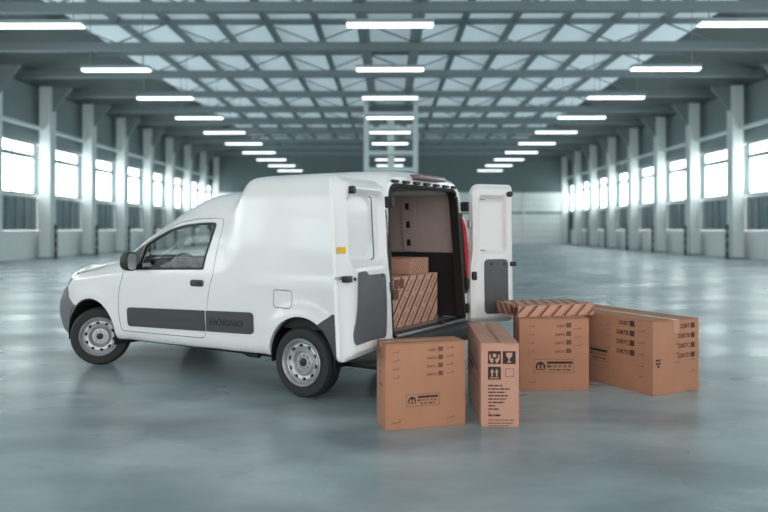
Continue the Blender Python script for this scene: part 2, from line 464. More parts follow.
# ---- body sections: x, then 11 points (y, z) from the bottom centre round to the roof centre
def S(x, zb, side, top): return (x, [(0, zb+0.005), (0.655, zb-0.005), (0.765, zb+0.025)] + side + top)
low = [(0.798, 0.50), (0.806, 0.72)]
SEC = [
 (-0.82, [(0, .375), (.60, .37), (.69, .40), (.725, .52), (.735, .72), (.732, .95), (.715, 1.25), (.685, 1.60), (.655, 1.76), (.55, 1.835), (0, 1.86)]),
 (-0.78, [(0, .37), (.63, .36), (.73, .385), (.765, .51), (.775, .72), (.772, .95), (.752, 1.25), (.72, 1.60), (.685, 1.78), (.57, 1.865), (0, 1.895)]),
 S(-0.68, .365, [(.79, .50), (.80, .72), (.795, .95)], [(.772, 1.25), (.738, 1.60), (.70, 1.795), (.575, 1.882), (0, 1.915)]),
 S(-0.45, .345, low+[(.80, .95)], [(.776, 1.25), (.742, 1.60), (.705, 1.80), (.58, 1.89), (0, 1.925)]),
 S(0.10, .33, low+[(.80, .95)], [(.778, 1.25), (.744, 1.60), (.707, 1.80), (.58, 1.893), (0, 1.93)]),
 S(0.50, .315, low+[(.80, .95)], [(.778, 1.25), (.744, 1.60), (.707, 1.80), (.58, 1.892), (0, 1.925)]),
 S(0.66, .313, low+[(.80, .95)], [(.777, 1.25), (.742, 1.59), (.705, 1.785), (.58, 1.885), (0, 1.92)]),
 S(0.75, .312, low+[(.80, .95)], [(.772, 1.25), (.728, 1.56), (.695, 1.745), (.568, 1.865), (0, 1.905)]),
 S(0.84, .31, low+[(.80, .95)], [(.760, 1.25), (.706, 1.50), (.671, 1.635), (.540, 1.785), (0, 1.84)]),
 S(0.93, .31, low+[(.797, .95)], [(.750, 1.25), (.70, 1.48), (.66, 1.60), (.525, 1.748), (0, 1.808)]),
 S(1.10, .31, low+[(.795, .95)], [(.745, 1.25), (.70, 1.47), (.657, 1.59), (.52, 1.735), (0, 1.80)]),
 S(1.30, .305, low+[(.794, .955)], [(.742, 1.25), (.698, 1.46), (.655, 1.575), (.51, 1.72), (0, 1.785)]),
 S(1.50, .303, low+[(.792, .96)], [(.740, 1.24), (.696, 1.43), (.652, 1.53), (.50, 1.66), (0, 1.74)]),
 S(1.72, .30, low+[(.79, .965)], [(.738, 1.21), (.69, 1.37), (.655, 1.455), (.50, 1.57), (0, 1.66)]),
 S(2.00, .30, low+[(.79, .97)], [(.742, 1.14), (.71, 1.25), (.67, 1.325), (.50, 1.43), (0, 1.53)]),
 S(2.20, .30, low+[(.79, .965)], [(.757, 1.055), (.73, 1.135), (.69, 1.205), (.50, 1.32), (0, 1.425)]),
 S(2.40, .29, low+[(.79, .95)], [(.768, 1.0), (.745, 1.045), (.70, 1.09), (.50, 1.20), (0, 1.31)]),
 S(2.60, .28, low+[(.79, .93)], [(.768, .975), (.745, 1.01), (.70, 1.045), (.50, 1.095), (0, 1.185)]),
 S(2.76, .27, low+[(.788, .91)], [(.766, .955), (.742, .99), (.69, 1.025), (.50, 1.065), (0, 1.10)]),
 S(3.00, .26, [(.795, .50), (.80, .70), (.782, .87)], [(.762, .92), (.735, .955), (.675, .985), (.49, 1.03), (0, 1.06)]),
 (3.20, [(0, .25), (.62, .25), (.725, .29), (.772, .49), (.768, .67), (.747, .80), (.728, .865), (.705, .91), (.655, .95), (.48, 1.015), (0, 1.045)]),
 (3.35, [(0, .25), (.56, .26), (.675, .30), (.735, .48), (.735, .63), (.702, .735), (.675, .79), (.648, .83), (.60, .885), (.45, .985), (0, 1.02)]),
 (3.46, [(0, .26), (.48, .27), (.60, .31), (.672, .47), (.672, .61), (.637, .69), (.61, .73), (.583, .757), (.535, .80), (.39, .88), (0, .93)]),
 (3.54, [(0, .28), (.38, .29), (.49, .33), (.555, .46), (.555, .57), (.525, .635), (.495, .66), (.465, .68), (.42, .70), (.30, .735), (0, .78)]),
 (3.59, [(0, .33), (.22, .34), (.30, .37), (.34, .46), (.34, .54), (.32, .585), (.30, .60), (.28, .61), (.25, .62), (.16, .635), (0, .65)]),
]
SX = np.array([q[0] for q in SEC]); SP = np.array([q[1] for q in SEC])      # (n), (n,11,2)

def pchip(X, Yv, x):
    """monotone cubic through columns of Yv"""
    h = np.diff(X); d = np.diff(Yv, axis=0)/h[:, None]
    m = np.zeros_like(Yv)
    for i in range(1, len(X)-1):
        a, b = d[i-1], d[i]; ok = a*b > 0
        w1, w2 = 2*h[i]+h[i-1], h[i]+2*h[i-1]
        with np.errstate(divide='ignore', invalid='ignore'):
            m[i] = np.where(ok, (w1+w2)/(w1/np.where(ok, a, 1)+w2/np.where(ok, b, 1)), 0)
    m[0] = d[0]; m[-1] = d[-1]
    i = int(np.clip(np.searchsorted(X, x)-1, 0, len(X)-2)); t = (x-X[i])/h[i]
    return ((1+2*t)*(1-t)**2*Yv[i] + t*(1-t)**2*h[i]*m[i] + t*t*(3-2*t)*Yv[i+1] + t*t*(t-1)*h[i]*m[i+1])
SPF = SP.reshape(len(SX), -1)
SUB = 5
def half_section(x):
    P = pchip(SX, SPF, x).reshape(11, 2)
    out = []
    for i in range(10):
        p0 = P[i-1] if i else np.array((-P[1][0], P[1][1])); p1, p2 = P[i], P[i+1]
        p3 = P[i+2] if i < 9 else np.array((-P[9][0], P[9][1]))
        for k in range(SUB):
            t = k/SUB
            # centripetal-like damped tangents
            l = np.linalg.norm(p2-p1)
            m1 = (p2-p0)/(np.linalg.norm(p2-p0)+1e-6)*min(l, np.linalg.norm(p1-p0)*1.6)
            m2 = (p3-p1)/(np.linalg.norm(p3-p1)+1e-6)*min(l, np.linalg.norm(p3-p2)*1.6)
            out.append((1+2*t)*(1-t)**2*p1+t*(1-t)**2*m1+t*t*(3-2*t)*p2+t*t*(t-1)*m2)
    out.append(P[10])
    return np.array(out)
ARF, ARR = (2.77, 0.31, 0.385), (-0.012, 0.34, 0.345)        # wheel arches: x, z, r
WB = 2.75
def lean(x, z): return x + 0.05*max(0, z-0.45)*sstep(-0.35, -0.78, x)
def surf_half(x, ins=0.0, flare=True):
    h = half_section(x)
    if flare:
        for q in h:
            if 0.3 < q[1] < 1.0 and q[0] > 0.5:
                for (ax, az, ar, amp) in ((ARR[0], ARR[1], ARR[2], 0.034), (ARF[0], ARF[1], ARF[2], 0.010)):
                    r = math.hypot(x-ax, q[1]-az)
                    q[0] += amp*(1-sstep(ar+0.03, ar+0.13, r))
                # belt crease along the cargo side
        for q in h:
            if q[0] > 0.5 and x < 0.75:
                k = sstep(0.75, 0.45, x)*sstep(-0.80, -0.64, x)
                q[0] += k*0.010*math.exp(-((q[1]-0.93)/0.05)**2)
    if ins:
        t = np.gradient(h, axis=0); t[0] = (1, 0); t[-1] = (-1, 0)
        t /= np.linalg.norm(t, axis=1)[:, None]+1e-9
        nrm = np.stack((t[:, 1], -t[:, 0]), 1)          # outward
        h = h - nrm*ins
        h[:, 0] = np.maximum(h[:, 0], 0); h[0, 0] = h[-1, 0] = 0
    return h
def body_solid(ins=0.0, xa=-0.82, xb=3.59, step=0.035, zmin=None, extra=()):
    xs = sorted(set([round(v, 4) for v in np.linspace(xa, xb, int((xb-xa)/step)+1)] + [v for v in extra if xa < v < xb]))
    v = []; f = []; n = None
    for x in xs:
        h = surf_half(x, ins)
        if zmin is not None: h[:, 1] = np.maximum(h[:, 1], zmin)
        ring = [(y, z) for (y, z) in h] + [(-y, z) for (y, z) in h[-2:0:-1]]
        n = len(ring)
        v += [(lean(x, z), y, z) for (y, z) in ring]
    for i in range(len(xs)-1):
        for k in range(n):
            k2 = (k+1) % n
            f.append((i*n+k, i*n+k2, (i+1)*n+k2, (i+1)*n+k))
    f.append(tuple(range(n))); f.append(tuple((len(xs)-1)*n+k for k in range(n)))
    b = MB(); b.add(v, f); return b.mesh()
def surf_y(x, z):
    h = surf_half(x); seg = h[10:]
    best = None
    for i in range(len(seg)-1):
        a, b = seg[i], seg[i+1]
        if (a[1]-z)*(b[1]-z) <= 0 and abs(b[1]-a[1]) > 1e-6:
            t = (z-a[1])/(b[1]-a[1]); return a[0]+(b[0]-a[0])*t
    return 0.8
def PRY(poly, y0, y1): return MB().prism(poly, y0, y1, 'Y').mesh()
def PRZ(poly, y0, y1): return MB().prism(poly, y0, y1, 'Z').mesh()
def PRX(poly, y0, y1): return MB().prism(poly, y0, y1, 'X').mesh()
def box_mesh(a, b): return MB().box(a, b).mesh()

DOOR = rounded([(2.27,.985),(2.297,.893),(2.32,.80),(2.328,.56),(2.29,.398),(1.865,.402),(1.40,.409),(1.125,.413),(1.113,.51),(1.094,.682),(1.068,.88),(1.035,.985),(1.02,1.205),(.975,1.515),(1.32,1.511),(1.574,1.478),(1.74,1.424),(1.90,1.35),(2.06,1.265),(2.20,1.175),(2.262,1.09)],
               [.05,.05,.05,.05,.03,.05,.05,.07,.05,.05,.05,.05,.05,.06,.05,.05,.05,.05,.05,.05,.05], 3)
WINR = ([.01,.02,.05,.05,.05,.05,.04,.05,.05,.01,.05])
WINRAW = [(2.095,1.012),(2.035,1.262),(1.88,1.342),(1.705,1.412),(1.487,1.455),(1.235,1.474),(1.065,1.474),(1.10,1.333),(1.145,1.173),(1.162,1.043),(1.60,1.03)]
WIN = rounded(WINRAW, WINR, 3)
SAIL = [(2.108,1.005),(2.052,1.262),(2.185,1.178),(2.215,1.005)]
HOOD = [(2.60,1.05),(2.68,1.013),(2.73,.996),(2.925,.968),(3.10,.935),(3.22,.915),(3.40,.90),(3.40,1.4),(2.86,1.4),(2.76,1.12)]
WSH = [(1.80,0),(1.79,.40),(1.74,.565),(2.40,.645),(2.52,.60),(2.66,.40),(2.70,0),(2.66,-.40),(2.52,-.60),(2.40,-.645),(1.74,-.565),(1.79,-.40)]
FLAP = rrect(.095, .748, .290, .893, .025)
OPEN = rounded([(-.645,.575),(.66,.575),(.655,1.2),(.60,1.765),(-.575,1.765),(-.625,1.2)], [.03,.03,.2,.09,.09,.2])

outer = body_solid(0.0, step=0.03, extra=(0.0,))
shell = setmat(outer, 0)
cargo = setmat(body_solid(0.045, -0.745, 0.70, 0.08, zmin=0.565), 1)
cabin = setmat(body_solid(0.045, 0.80, 2.08, 0.06, zmin=0.42), 2)
shell = cut(shell, cargo, cabin)
shell = cut(shell, setmat(PRX(OPEN, -1.2, -0.5), 3))
shell = cut(shell, setmat(PRZ(WSH, 1.05, 2.2), 2))
def arch_cyl(a, r=None, y0=0.48, y1=1.2):
    ax, az, ar = a; r = r or ar
    return MB().prism([(ax+r*math.cos(2*PI*k/48), az+r*math.sin(2*PI*k/48)) for k in range(48)], y0, y1, 'Y').mesh()
for a in (ARF, ARR):
    for (y0, y1) in ((0.46, 1.2), (-1.2, -0.46)): shell = cut(shell, setmat(arch_cyl(a, None, y0, y1), 0))
doors = {}
for s, nm in ((1, 'l'), (-1, 'r')):
    y0, y1 = sorted((s*0.50, s*1.1))
    doors[nm] = cut(both(shell, PRY(DOOR, y0, y1)), PRY(WIN, y0, y1))
    shell = cut(shell, setmat(PRY(grow(DOOR, 0.006), y0, y1), 2))  # gap faces coloured dark for seam shade, likewise at flap and hood
flap = both(shell, PRY(FLAP, 0.6, 1.1))
shell = cut(shell, setmat(PRY(grow(FLAP, 0.006), 0.6, 1.1), 2))
hood = both(shell, PRY(HOOD, -1, 1))
shell = cut(shell, setmat(PRY(grow(HOOD, 0.006), -1, 1), 2))
smoothen(shell, 32)
body = obj('body', shell, ['paint', 'innerpaint', 'cabin', 'black'], van)
# dark backing behind the open seams
bk = MB()
for s in (1, -1):
    bk.add([(p[0], s*0.765, p[1]) for p in FLAP], [tuple(range(len(FLAP)))])
body_h = obj('hood', smoothen(hood, 32) or hood, ['paint', 'paint', 'cabin', 'black'], van)
obj('fuel_flap', smoothen(flap, 32) or flap, ['paint', 'paint', 'paint', 'paint'], van)
seam = MB()
o = obj('fuel_flap_seat', PRY(grow(FLAP, 0.012), 0.72, 0.762), 'black', van)

S_in, S_out = {}, {}
def solid(ins):
    k = round(ins, 4)
    if k not in S_in: S_in[k] = body_solid(ins, step=0.05)
    return S_in[k]
def skin(poly, y0, y1, out, inn, axis='Y'):
    """a panel that follows the body surface: from `inn` under it to `out` over it"""
    p = {'Y': PRY, 'Z': PRZ, 'X': PRX}[axis](poly, y0, y1)
    me = both(p, solid(-out)); me = boolean(me, solid(inn), 'DIFFERENCE')
    smoothen(me, 32); return me

# glass, seals, doors
ws = skin(grow(WSH, 0.012), 1.03, 2.2, -0.004, 0.014, 'Z'); obj('windscreen', ws, 'glass', van)
VD = {}
for s, nm, word in ((1, 'l', 'driver_door'), (-1, 'r', 'passenger_door')):
    y0, y1 = sorted((s*0.45, s*1.1))
    d = obj(word, smoothen(doors[nm], 32) or doors[nm], ['paint', 'paint', 'cabin', 'black'], van); VD[nm] = d
    obj('window_pane', skin(grow(WIN, -0.004), y0, y1, -0.010, 0.016), 'glass', d)
    seal = skin(grow(WIN, 0.004), y0, y1, 0.004, 0.022)
    seal = cut(seal, PRY(rounded(grow(WINRAW, -0.020), WINR, 3), y0-.1, y1+.1)); smoothen(seal, 32)
    obj('window_seal', seal, 'black', d)
    obj('mirror_base', skin(SAIL, y0, y1, 0.005, 0.02), 'clad', d)
    # handle: recessed dark cup with a pull
    yy = surf_y(1.22, .915)*s
    hm = PRY(rrect(1.139, .882, 1.308, .945, .03), min(yy-0.02*s, yy+0.012*s), max(yy-0.02*s, yy+0.012*s)); bevel(hm, 0.006, 2)
    hd_ = obj('door_handle', hm, 'clad', d); hd_['label'] = 'dark plastic door handle'
    km = PRY(rrect(1.160, .905, 1.215, .930, .012), min(yy, yy+0.018*s), max(yy, yy+0.018*s)); obj('handle_lock', km, 'black', d)

# side cladding with the model lettering
def strip_poly(xa, xb, ra, rb):
    zt = lambda x: .685+(x-.524)/(2.185-.524)*(.637-.685)
    zb_ = lambda x: .493+(x-.524)/(2.185-.524)*(.449-.493)
    return rounded([(xa, zb_(xa)), (xb, zb_(xb)), (xb, zt(xb)), (xa, zt(xa))], [ra, rb, rb, ra])
for s, nm in ((1, 'l'), (-1, 'r')):
    y0, y1 = sorted((s*0.6, s*1.1))
    dc = obj('side_cladding', skin(strip_poly(1.118, 2.185, .006, .045), y0, y1, 0.014, 0.004), 'clad', VD[nm])
    rc = obj('side_cladding', skin(strip_poly(.524, 1.092, .045, .006), y0, y1, 0.014, 0.004), 'clad', van)
    obj('cladding_groove', skin(rounded([(1.20,.578),(2.08,.556),(2.08,.566),(1.20,.590)], .004), y0, y1, 0.0165, 0.002), 'clad', VD[nm])

def text_mesh(s, size, depth=0.002, align='LEFT', shear=0.0, space=1.0, bold=0.0):
    cu = bpy.data.curves.new('t', 'FONT'); cu.body = s; cu.size = size; cu.extrude = depth; cu.align_x = align
    cu.shear = shear; cu.space_character = space; cu.resolution_u = 2; cu.offset = bold
    o = bpy.data.objects.new('tmp_t', cu); COL.objects.link(o)
    dg = bpy.context.evaluated_depsgraph_get(); dg.update()
    me = bpy.data.meshes.new_from_object(o.evaluated_get(dg))
    bpy.data.objects.remove(o); bpy.data.curves.remove(cu)
    return me
def fit_text(s, width, height, depth=0.002, shear=0.0, space=1.0, bold=0.0):
    me = text_mesh(s, 1.0, depth, shear=shear, space=space, bold=bold)
    xs = [v.co.x for v in me.vertices]; ys = [v.co.y for v in me.vertices]
    kx, ky = width/(max(xs)-min(xs)), height/(max(ys)-min(ys)); mx, my = min(xs), min(ys)
    for v in me.vertices: v.co.x = (v.co.x-mx)*kx; v.co.y = (v.co.y-my)*ky
    return me
for s in (1, -1):
    tm = fit_text('FIORINO', 0.405, 0.058, 0.002, shear=0.25, space=1.15, bold=.012)
    for v in tm.vertices:
        x, y, z = v.co
        X = 1.045-x if s > 0 else 0.64+x
        v.co = (X, s*(surf_y(0.85, .57)+0.0155)+z*s, .545+y+x*0.012*s)
    o = obj('model_lettering', tm, 'black', van); o['label'] = 'black raised lettering FIORINO'

# wing mirrors
for s, nm in ((1, 'l'), (-1, 'r')):
    m = MB(); n = 18; rings = []
    for (dx, k) in ((-0.045, 0.94), (-0.04, 1.0), (0.0, 1.0), (0.05, 0.9), (0.085, 0.66), (0.10, 0.3)):
        rings.append([(2.05+dx, s*0.90+0.064*k*math.copysign(abs(math.cos(t))**0.6, math.cos(t)), 1.10+0.092*k*math.copysign(abs(math.sin(t))**0.6, math.sin(t))) for t in [2*PI*q/n for q in range(n)]])
    v = [p for r in rings for p in r]
    f = [(i*n+k, i*n+(k+1) % n, (i+1)*n+(k+1) % n, (i+1)*n+k) for i in range(len(rings)-1) for k in range(n)]
    f += [tuple(range(n)), tuple((len(rings)-1)*n+k for k in range(n))]
    m.add(v, f); m.box((2.05, min(s*0.74, s*0.88), 1.03), (2.12, max(s*0.74, s*0.88), 1.07))
    mo = obj('wing_mirror', m.mesh(smooth=40), 'black', van); mo['label'] = 'black wing mirror'
    gm = MB().prism([(s*0.90+0.052*math.copysign(abs(math.cos(t))**0.6, math.cos(t)), 1.10+0.078*math.copysign(abs(math.sin(t))**0.6, math.sin(t))) for t in [2*PI*q/20 for q in range(20)]], 1.999, 2.006, 'X').mesh()
    obj('mirror_glass', gm, 'mirror', mo)

# bumpers, lamps
FB = [(3.28,.79),(3.215,.735),(3.19,.685),(3.12,.645),(3.0,.60),(2.98,.2),(3.8,.2),(3.8,.60),(3.50,.745)]
fb = skin(FB, -1, 1, 0.014, 0.03)
for (y0, y1) in ((0.46, 1.2), (-1.2, -0.46)): fb = cut(fb, arch_cyl(ARF, ARF[2]+0.004, y0, y1))
smoothen(fb, 32); o = obj('front_bumper', fb, 'bumper', van); o['label'] = 'grey plastic front bumper'
HL = rounded([(3.285,.79),(3.105,.932),(3.12,.955),(3.30,.94),(3.44,.83),(3.44,.765)], .02, 2)
for s in (1, -1):
    y0, y1 = sorted((s*0.36, s*1.0))
    obj('headlamp', skin(HL, y0, y1, 0.006, 0.03), 'lamp', van)
GR = rounded([(3.36,.80),(3.30,.895),(3.40,.905),(3.70,.78),(3.70,.70)], .01, 2)
obj('grille', skin(GR, -0.36, 0.36, 0.004, 0.03), 'black', van)
RB = [(-.205,.63),(-.33,.72),(-1.1,.72),(-1.1,.2),(-.40,.2),(-.365,.355)]
for s in (1, -1):
    y0, y1 = sorted((s*0.5, s*1.0))
    rb = skin(RB, y0, y1, 0.012, 0.02)
    rb = cut(rb, arch_cyl(ARR, ARR[2]+0.002, 0.46*1.0 if s > 0 else -1.2, 1.2 if s > 0 else -0.46))
    rb = cut(rb, PRX(grow(OPEN, 0.03), -1.2, -0.5)); smoothen(rb, 32)
    o = obj('bumper_corner', rb, 'clad', van); o['label'] = 'dark grey rear bumper corner'
rbm = MB().prism(rounded([(-.80,.40),(-.80,.545),(-.92,.53),(-.93,.44),(-.90,.38)], .02, 3), -.70, .70, 'Y').mesh(smooth=30)
o = obj('rear_bumper', rbm, 'clad', van); o['label'] = 'dark grey rear bumper with step'
# loading sill plate and latch striker
obj('loading_sill', bevel(MB().box((-.84, -.63, .545), (-.56, .63, .572)).mesh(), .006, 2), 'steel', van)
obj('striker', bevel(MB().box((-.855, -.17, .572), (-.81, -.11, .60)).mesh(), .006, 2), 'black', van)

# tail lamps wrapped round the rear corners
def corner_loft(z0, z1, prof, s, n=14, taper=.15):
    v = []; f = []; q = len(prof)
    for i in range(n+1):
        t = i/n; z = z0+(z1-z0)*t
        k = 1-taper*(abs(2*t-1)**4); yc = surf_y(-.74, z); x0 = lean(-.82, z)+.82
        v += [(x0-.74+(px+.80)*k, s*(yc+(py*k if py < 0 else py)), z) for (px, py) in prof]
    for i in range(n):
        f += [(i*q+j, i*q+(j+1) % q, (i+1)*q+(j+1) % q, (i+1)*q+j) for j in range(q)]
    f += [tuple(range(q)), tuple(n*q+j for j in range(q))]
    return MB().add(v, f).mesh(smooth=40)
for s_ in (1, -1):
    e_ = .13 if s_ < 0 else .06; r_ = .085 if s_ < 0 else .03
    hs_ = obj('tail_lamp', corner_loft(.80, 1.57, [(-.76, .004), (-.82, .0), (-.875, -.012), (-.897, -.03), (-.897, -e_), (-.84, -e_), (-.76, -.05)], s_), 'black', van)
    obj('red_lens', corner_loft(.85, 1.53, [(-.775, .014), (-.84, .012), (-.89, .0), (-.909, -.02), (-.909, -r_), (-.86, -r_), (-.775, -.02)], s_), 'red', hs_)['label'] = 'red tail lamp lens'
# third brake lamp
obj('brake_lamp', bevel(MB().box((-.835, -.24, 1.835), (-.72, .24, 1.882)).mesh(), .015, 2), 'brake', van)
# header slots and door seal
for k in range(7):
    y = -.54+.18*k
    obj('header_slot', bevel(MB().box((-.78, y-.045, 1.795), (-.743, y+.045, 1.818)).mesh(), .005, 1), 'black', van)
pts = [(-.822+.05*(z-.45), y, z) for (y, z) in grow(OPEN, 0.012)]
obj('door_seal', MB().tube(pts, .017, 6, True).mesh(smooth=40), 'black', van)
# hinge hardware on both rear corners
for s in (1, -1):
    for z in (.66, .90, 1.63):
        obj('hinge', bevel(MB().box((-.84, min(s*.675, s*.715), z-.045), (-.76, max(s*.675, s*.715), z+.045)).mesh(), .008, 1), 'black', van)

# ---- wheels
def wheel_meshes():
    ty = MB().lathe([(.196,-.07),(.206,-.086),(.25,-.094),(.278,-.088),(.292,-.070),(.298,-.055),(.298,-.02),(.293,-.017),(.293,-.012),(.298,-.009),(.298,.009),(.293,.012),(.293,.017),(.298,.02),(.298,.055),(.292,.070),(.278,.088),(.25,.094),(.206,.086),(.196,.07)], 64).mesh(smooth=28)
    rim = MB().lathe([(.207,.082),(.212,.088),(.206,.093),(.198,.086),(.192,.074),(.186,.052),(.176,.044),(.165,.060),(.150,.064),(.122,.056),(.112,.072),(.104,.078),(.094,.070),(.084,.048),(.055,.050),(.05,.054),(0.001,.054),(0.001,.040),(.08,.036),(.10,.058),(.122,.044),(.150,.050),(.17,.034),(.18,.03),(.198,-.08),(.207,-.08)], 64).mesh()
    for k in range(10):
        t = 2*PI*(k+.3)/10; c = Vector((.148*math.cos(t), 0, .148*math.sin(t)))
        q = MB().prism([(c.x+(.0145*math.cos(u))*math.cos(t)-(.021*math.sin(u))*math.sin(t), c.z+(.0145*math.cos(u))*math.sin(t)+(.021*math.sin(u))*math.cos(t)) for u in [2*PI*j/12 for j in range(12)]], 0.0, .2, 'Y').mesh()
        rim = cut(rim, q)
    smoothen(rim, 30)
    for v in rim.vertices: v.co.x *= .95; v.co.z *= .95; v.co.y += .008
    drum = MB().lathe([(0.001,-.06),(.165,-.06),(.172,.02),(.12,.03),(.001,.03)], 32, closed=False).mesh(smooth=30)
    cap = MB().lathe([(.001,.078),(.022,.078),(.033,.072),(.036,.05),(.001,.05)], 24, closed=False).mesh(smooth=40)
    bolt = MB().lathe([(.001,.072),(.010,.072),(.013,.066),(.013,.045),(.001,.045)], 8, closed=False).mesh(smooth=40)
    for me, m in ((ty,'rubber'),(rim,'rim'),(drum,'black'),(cap,'black'),(bolt,'rim')): me.materials.append(M[m])
    return ty, rim, drum, cap, bolt
ty, rim, drum, cap, bolt = wheel_meshes()
for (x, s) in ((0, 1), (WB, 1), (0, -1), (WB, -1)):
    wv = inst('wheel', ty, van, (x, s*(.706 if x == 0 else .69), .297), (0, 0, (0 if s > 0 else PI)+(0.70 if x else 0)))
    inst('rim', rim, wv); inst('brake_drum', drum, wv); inst('hub_cap', cap, wv)
    for k in range(8):
        t = 2*PI*k/8; inst('wheel_bolt', bolt, wv, (.055*math.cos(t), 0, .055*math.sin(t)))
# wheel arch liners
for a in (ARF, ARR):
    ax, az, ar = a
    for s in (1, -1):
        m = MB(); N = 28
        for (r, flip) in ((ar-0.014, 0),):
            arc = [(ax+r*math.cos(PI*(1.06-1.12*k/N)), az+r*math.sin(PI*(1.06-1.12*k/N))) for k in range(N+1)]
            arc2 = [(ax+(r+.008)*math.cos(PI*(1.06-1.12*k/N)), az+(r+.008)*math.sin(PI*(1.06-1.12*k/N))) for k in range(N+1)]
            m.prism(arc+arc2[::-1], *sorted((s*.46, s*.80)), 'Y')
            m.prism(arc2, *sorted((s*.45, s*.465)), 'Y')
        obj('wheel_arch_liner', m.mesh(smooth=30), 'black', van)
obj('underbody', bevel(MB().box((-.72, -.56, .25), (3.2, .56, .335)).mesh(), .03, 2), 'black', van)
obj('axle', MB().bar((0, -.6, .297), (0, .6, .297), .035, n=10).mesh(smooth=40), 'black', van)
obj('exhaust_pipe', MB().tube([(1.0, .45, .26), (.75, .62, .27), (.6, .64, .275)], .022, 8).mesh(smooth=40), 'black', van)

# ---- cabin
obj('dashboard', MB().prism(rounded([(2.34,.55),(2.02,.60),(1.95,.80),(1.98,.98),(2.10,1.045),(2.33,1.055),(2.55,1.06),(2.60,1.03)], .04, 3), -.69, .69, 'Y').mesh(smooth=40), 'cabin', van)
obj('instrument_hood', MB().prism(rounded([(1.96,.96),(1.98,1.075),(2.08,1.10),(2.28,1.06)], .03, 3), .18, .58, 'Y').mesh(smooth=40), 'black', van)
swm = MB(); cx, cy, cz = 1.80, .37, .985
ring = [(cx+.07*math.sin(t)*1.0, cy+.185*math.cos(t), cz+.17*math.sin(t)) for t in [2*PI*k/32 for k in range(32)]]
swm.tube(ring, .017, 8, True)
swm.bar((cx-.0, cy-.17, cz), (cx, cy+.17, cz), .022, n=8); swm.bar((cx, cy, cz), (cx-.065, cy, cz-.16), .022, n=8); swm.bar((cx, cy, cz), (cx+.25, cy, cz-.12), .03, n=8)
obj('steering_wheel', swm.mesh(smooth=40), 'cabin', van)
for s in (1, -1):
    st = MB()
    st.prism(rounded([(1.62,.62),(1.15,.58),(1.13,.72),(1.60,.76)], .05, 4), s*.37-.24, s*.37+.24, 'Y')
    so = obj('seat', bevel(st.mesh(), .02, 2), 'seat', van)
    obj('backrest', bevel(MB().prism(rounded([(1.20,.66),(1.09,.68),(.93,1.20),(1.02,1.24),(1.10,1.16)], .04, 4), s*.37-.23, s*.37+.23, 'Y').mesh(), .02, 2), 'seat', so)
    obj('headrest', bevel(MB().prism(rounded([(1.03,1.26),(.94,1.24),(.92,1.40),(1.0,1.41)], .03, 4), s*.37-.12, s*.37+.12, 'Y').mesh(), .02, 2), 'seat', so)

# ---- cargo lining
obj('cargo_floor', MB().box((-.56, -.70, .56), (.70, .70, .572)).mesh(), 'darkliner', van)
for s in (-1, 1):
    up = []
    def wallpanel(z0, z1, x0, x1, off, s=s):
        m = MB(); nx, nz = 12, 8; v = []; f = []
        for i in range(nx+1):
            for k in range(nz+1):
                x = x0+(x1-x0)*i/nx; z = z0+(z1-z0)*k/nz
                y = surf_y(x, z)-.047-off
                v += [(lean(x, z), s*y, z), (lean(x, z), s*(y-.012), z)]
        idx = lambda i, k, q: 2*(i*(nz+1)+k)+q
        for i in range(nx):
            for k in range(nz):
                for q in (0, 1): f.append((idx(i,k,q), idx(i+1,k,q), idx(i+1,k+1,q), idx(i,k+1,q)))
            for k in (0, nz): f.append((idx(i,k,0), idx(i+1,k,0), idx(i+1,k,1), idx(i,k,1)))
        for k in range(nz):
            for i in (0, nx): f.append((idx(i,k,0), idx(i,k+1,0), idx(i,k+1,1), idx(i,k,1)))
        m.add(v, f); return m.mesh(smooth=40)
    obj('upper_wall_panel', wallpanel(1.19, 1.745, -.74, .69, .004), 'taupe', van)
    obj('lower_wall_panel', wallpanel(.575, 1.186, -.74, .69, .03), 'darkliner', van)
    pm = obj('wall_post', wallpanel(1.192, 1.74, -.27, -.12, .022), 'taupe', van)
    for z in (1.28, 1.46, 1.64):
        y = surf_y(-.2, z)-.047-.022-.012
        obj('post_slot', MB().box((-.205, min(s*(y-.004), s*(y+.01)), z-.032), (-.165, max(s*(y-.004), s*(y+.01)), z+.032)).mesh(), 'black', pm)
    obj('roof_edge_strip', MB().box((-.52, min(s*.60, s*.665), 1.762), (.02, max(s*.60, s*.665), 1.79)).mesh(), 'innerpaint', van)
obj('bulkhead', MB().prism(rounded([(-.70,.575),(.70,.575),(.70,1.2),(.64,1.74),(-.64,1.74),(-.70,1.2)], .05), .66, .69, 'X').mesh(), 'taupe', van)
obj('bulkhead_kick_plate', MB().prism([(-.70,.576),(.70,.576),(.70,1.19),(-.70,1.19)], .64, .66, 'X').mesh(), 'darkliner', van)

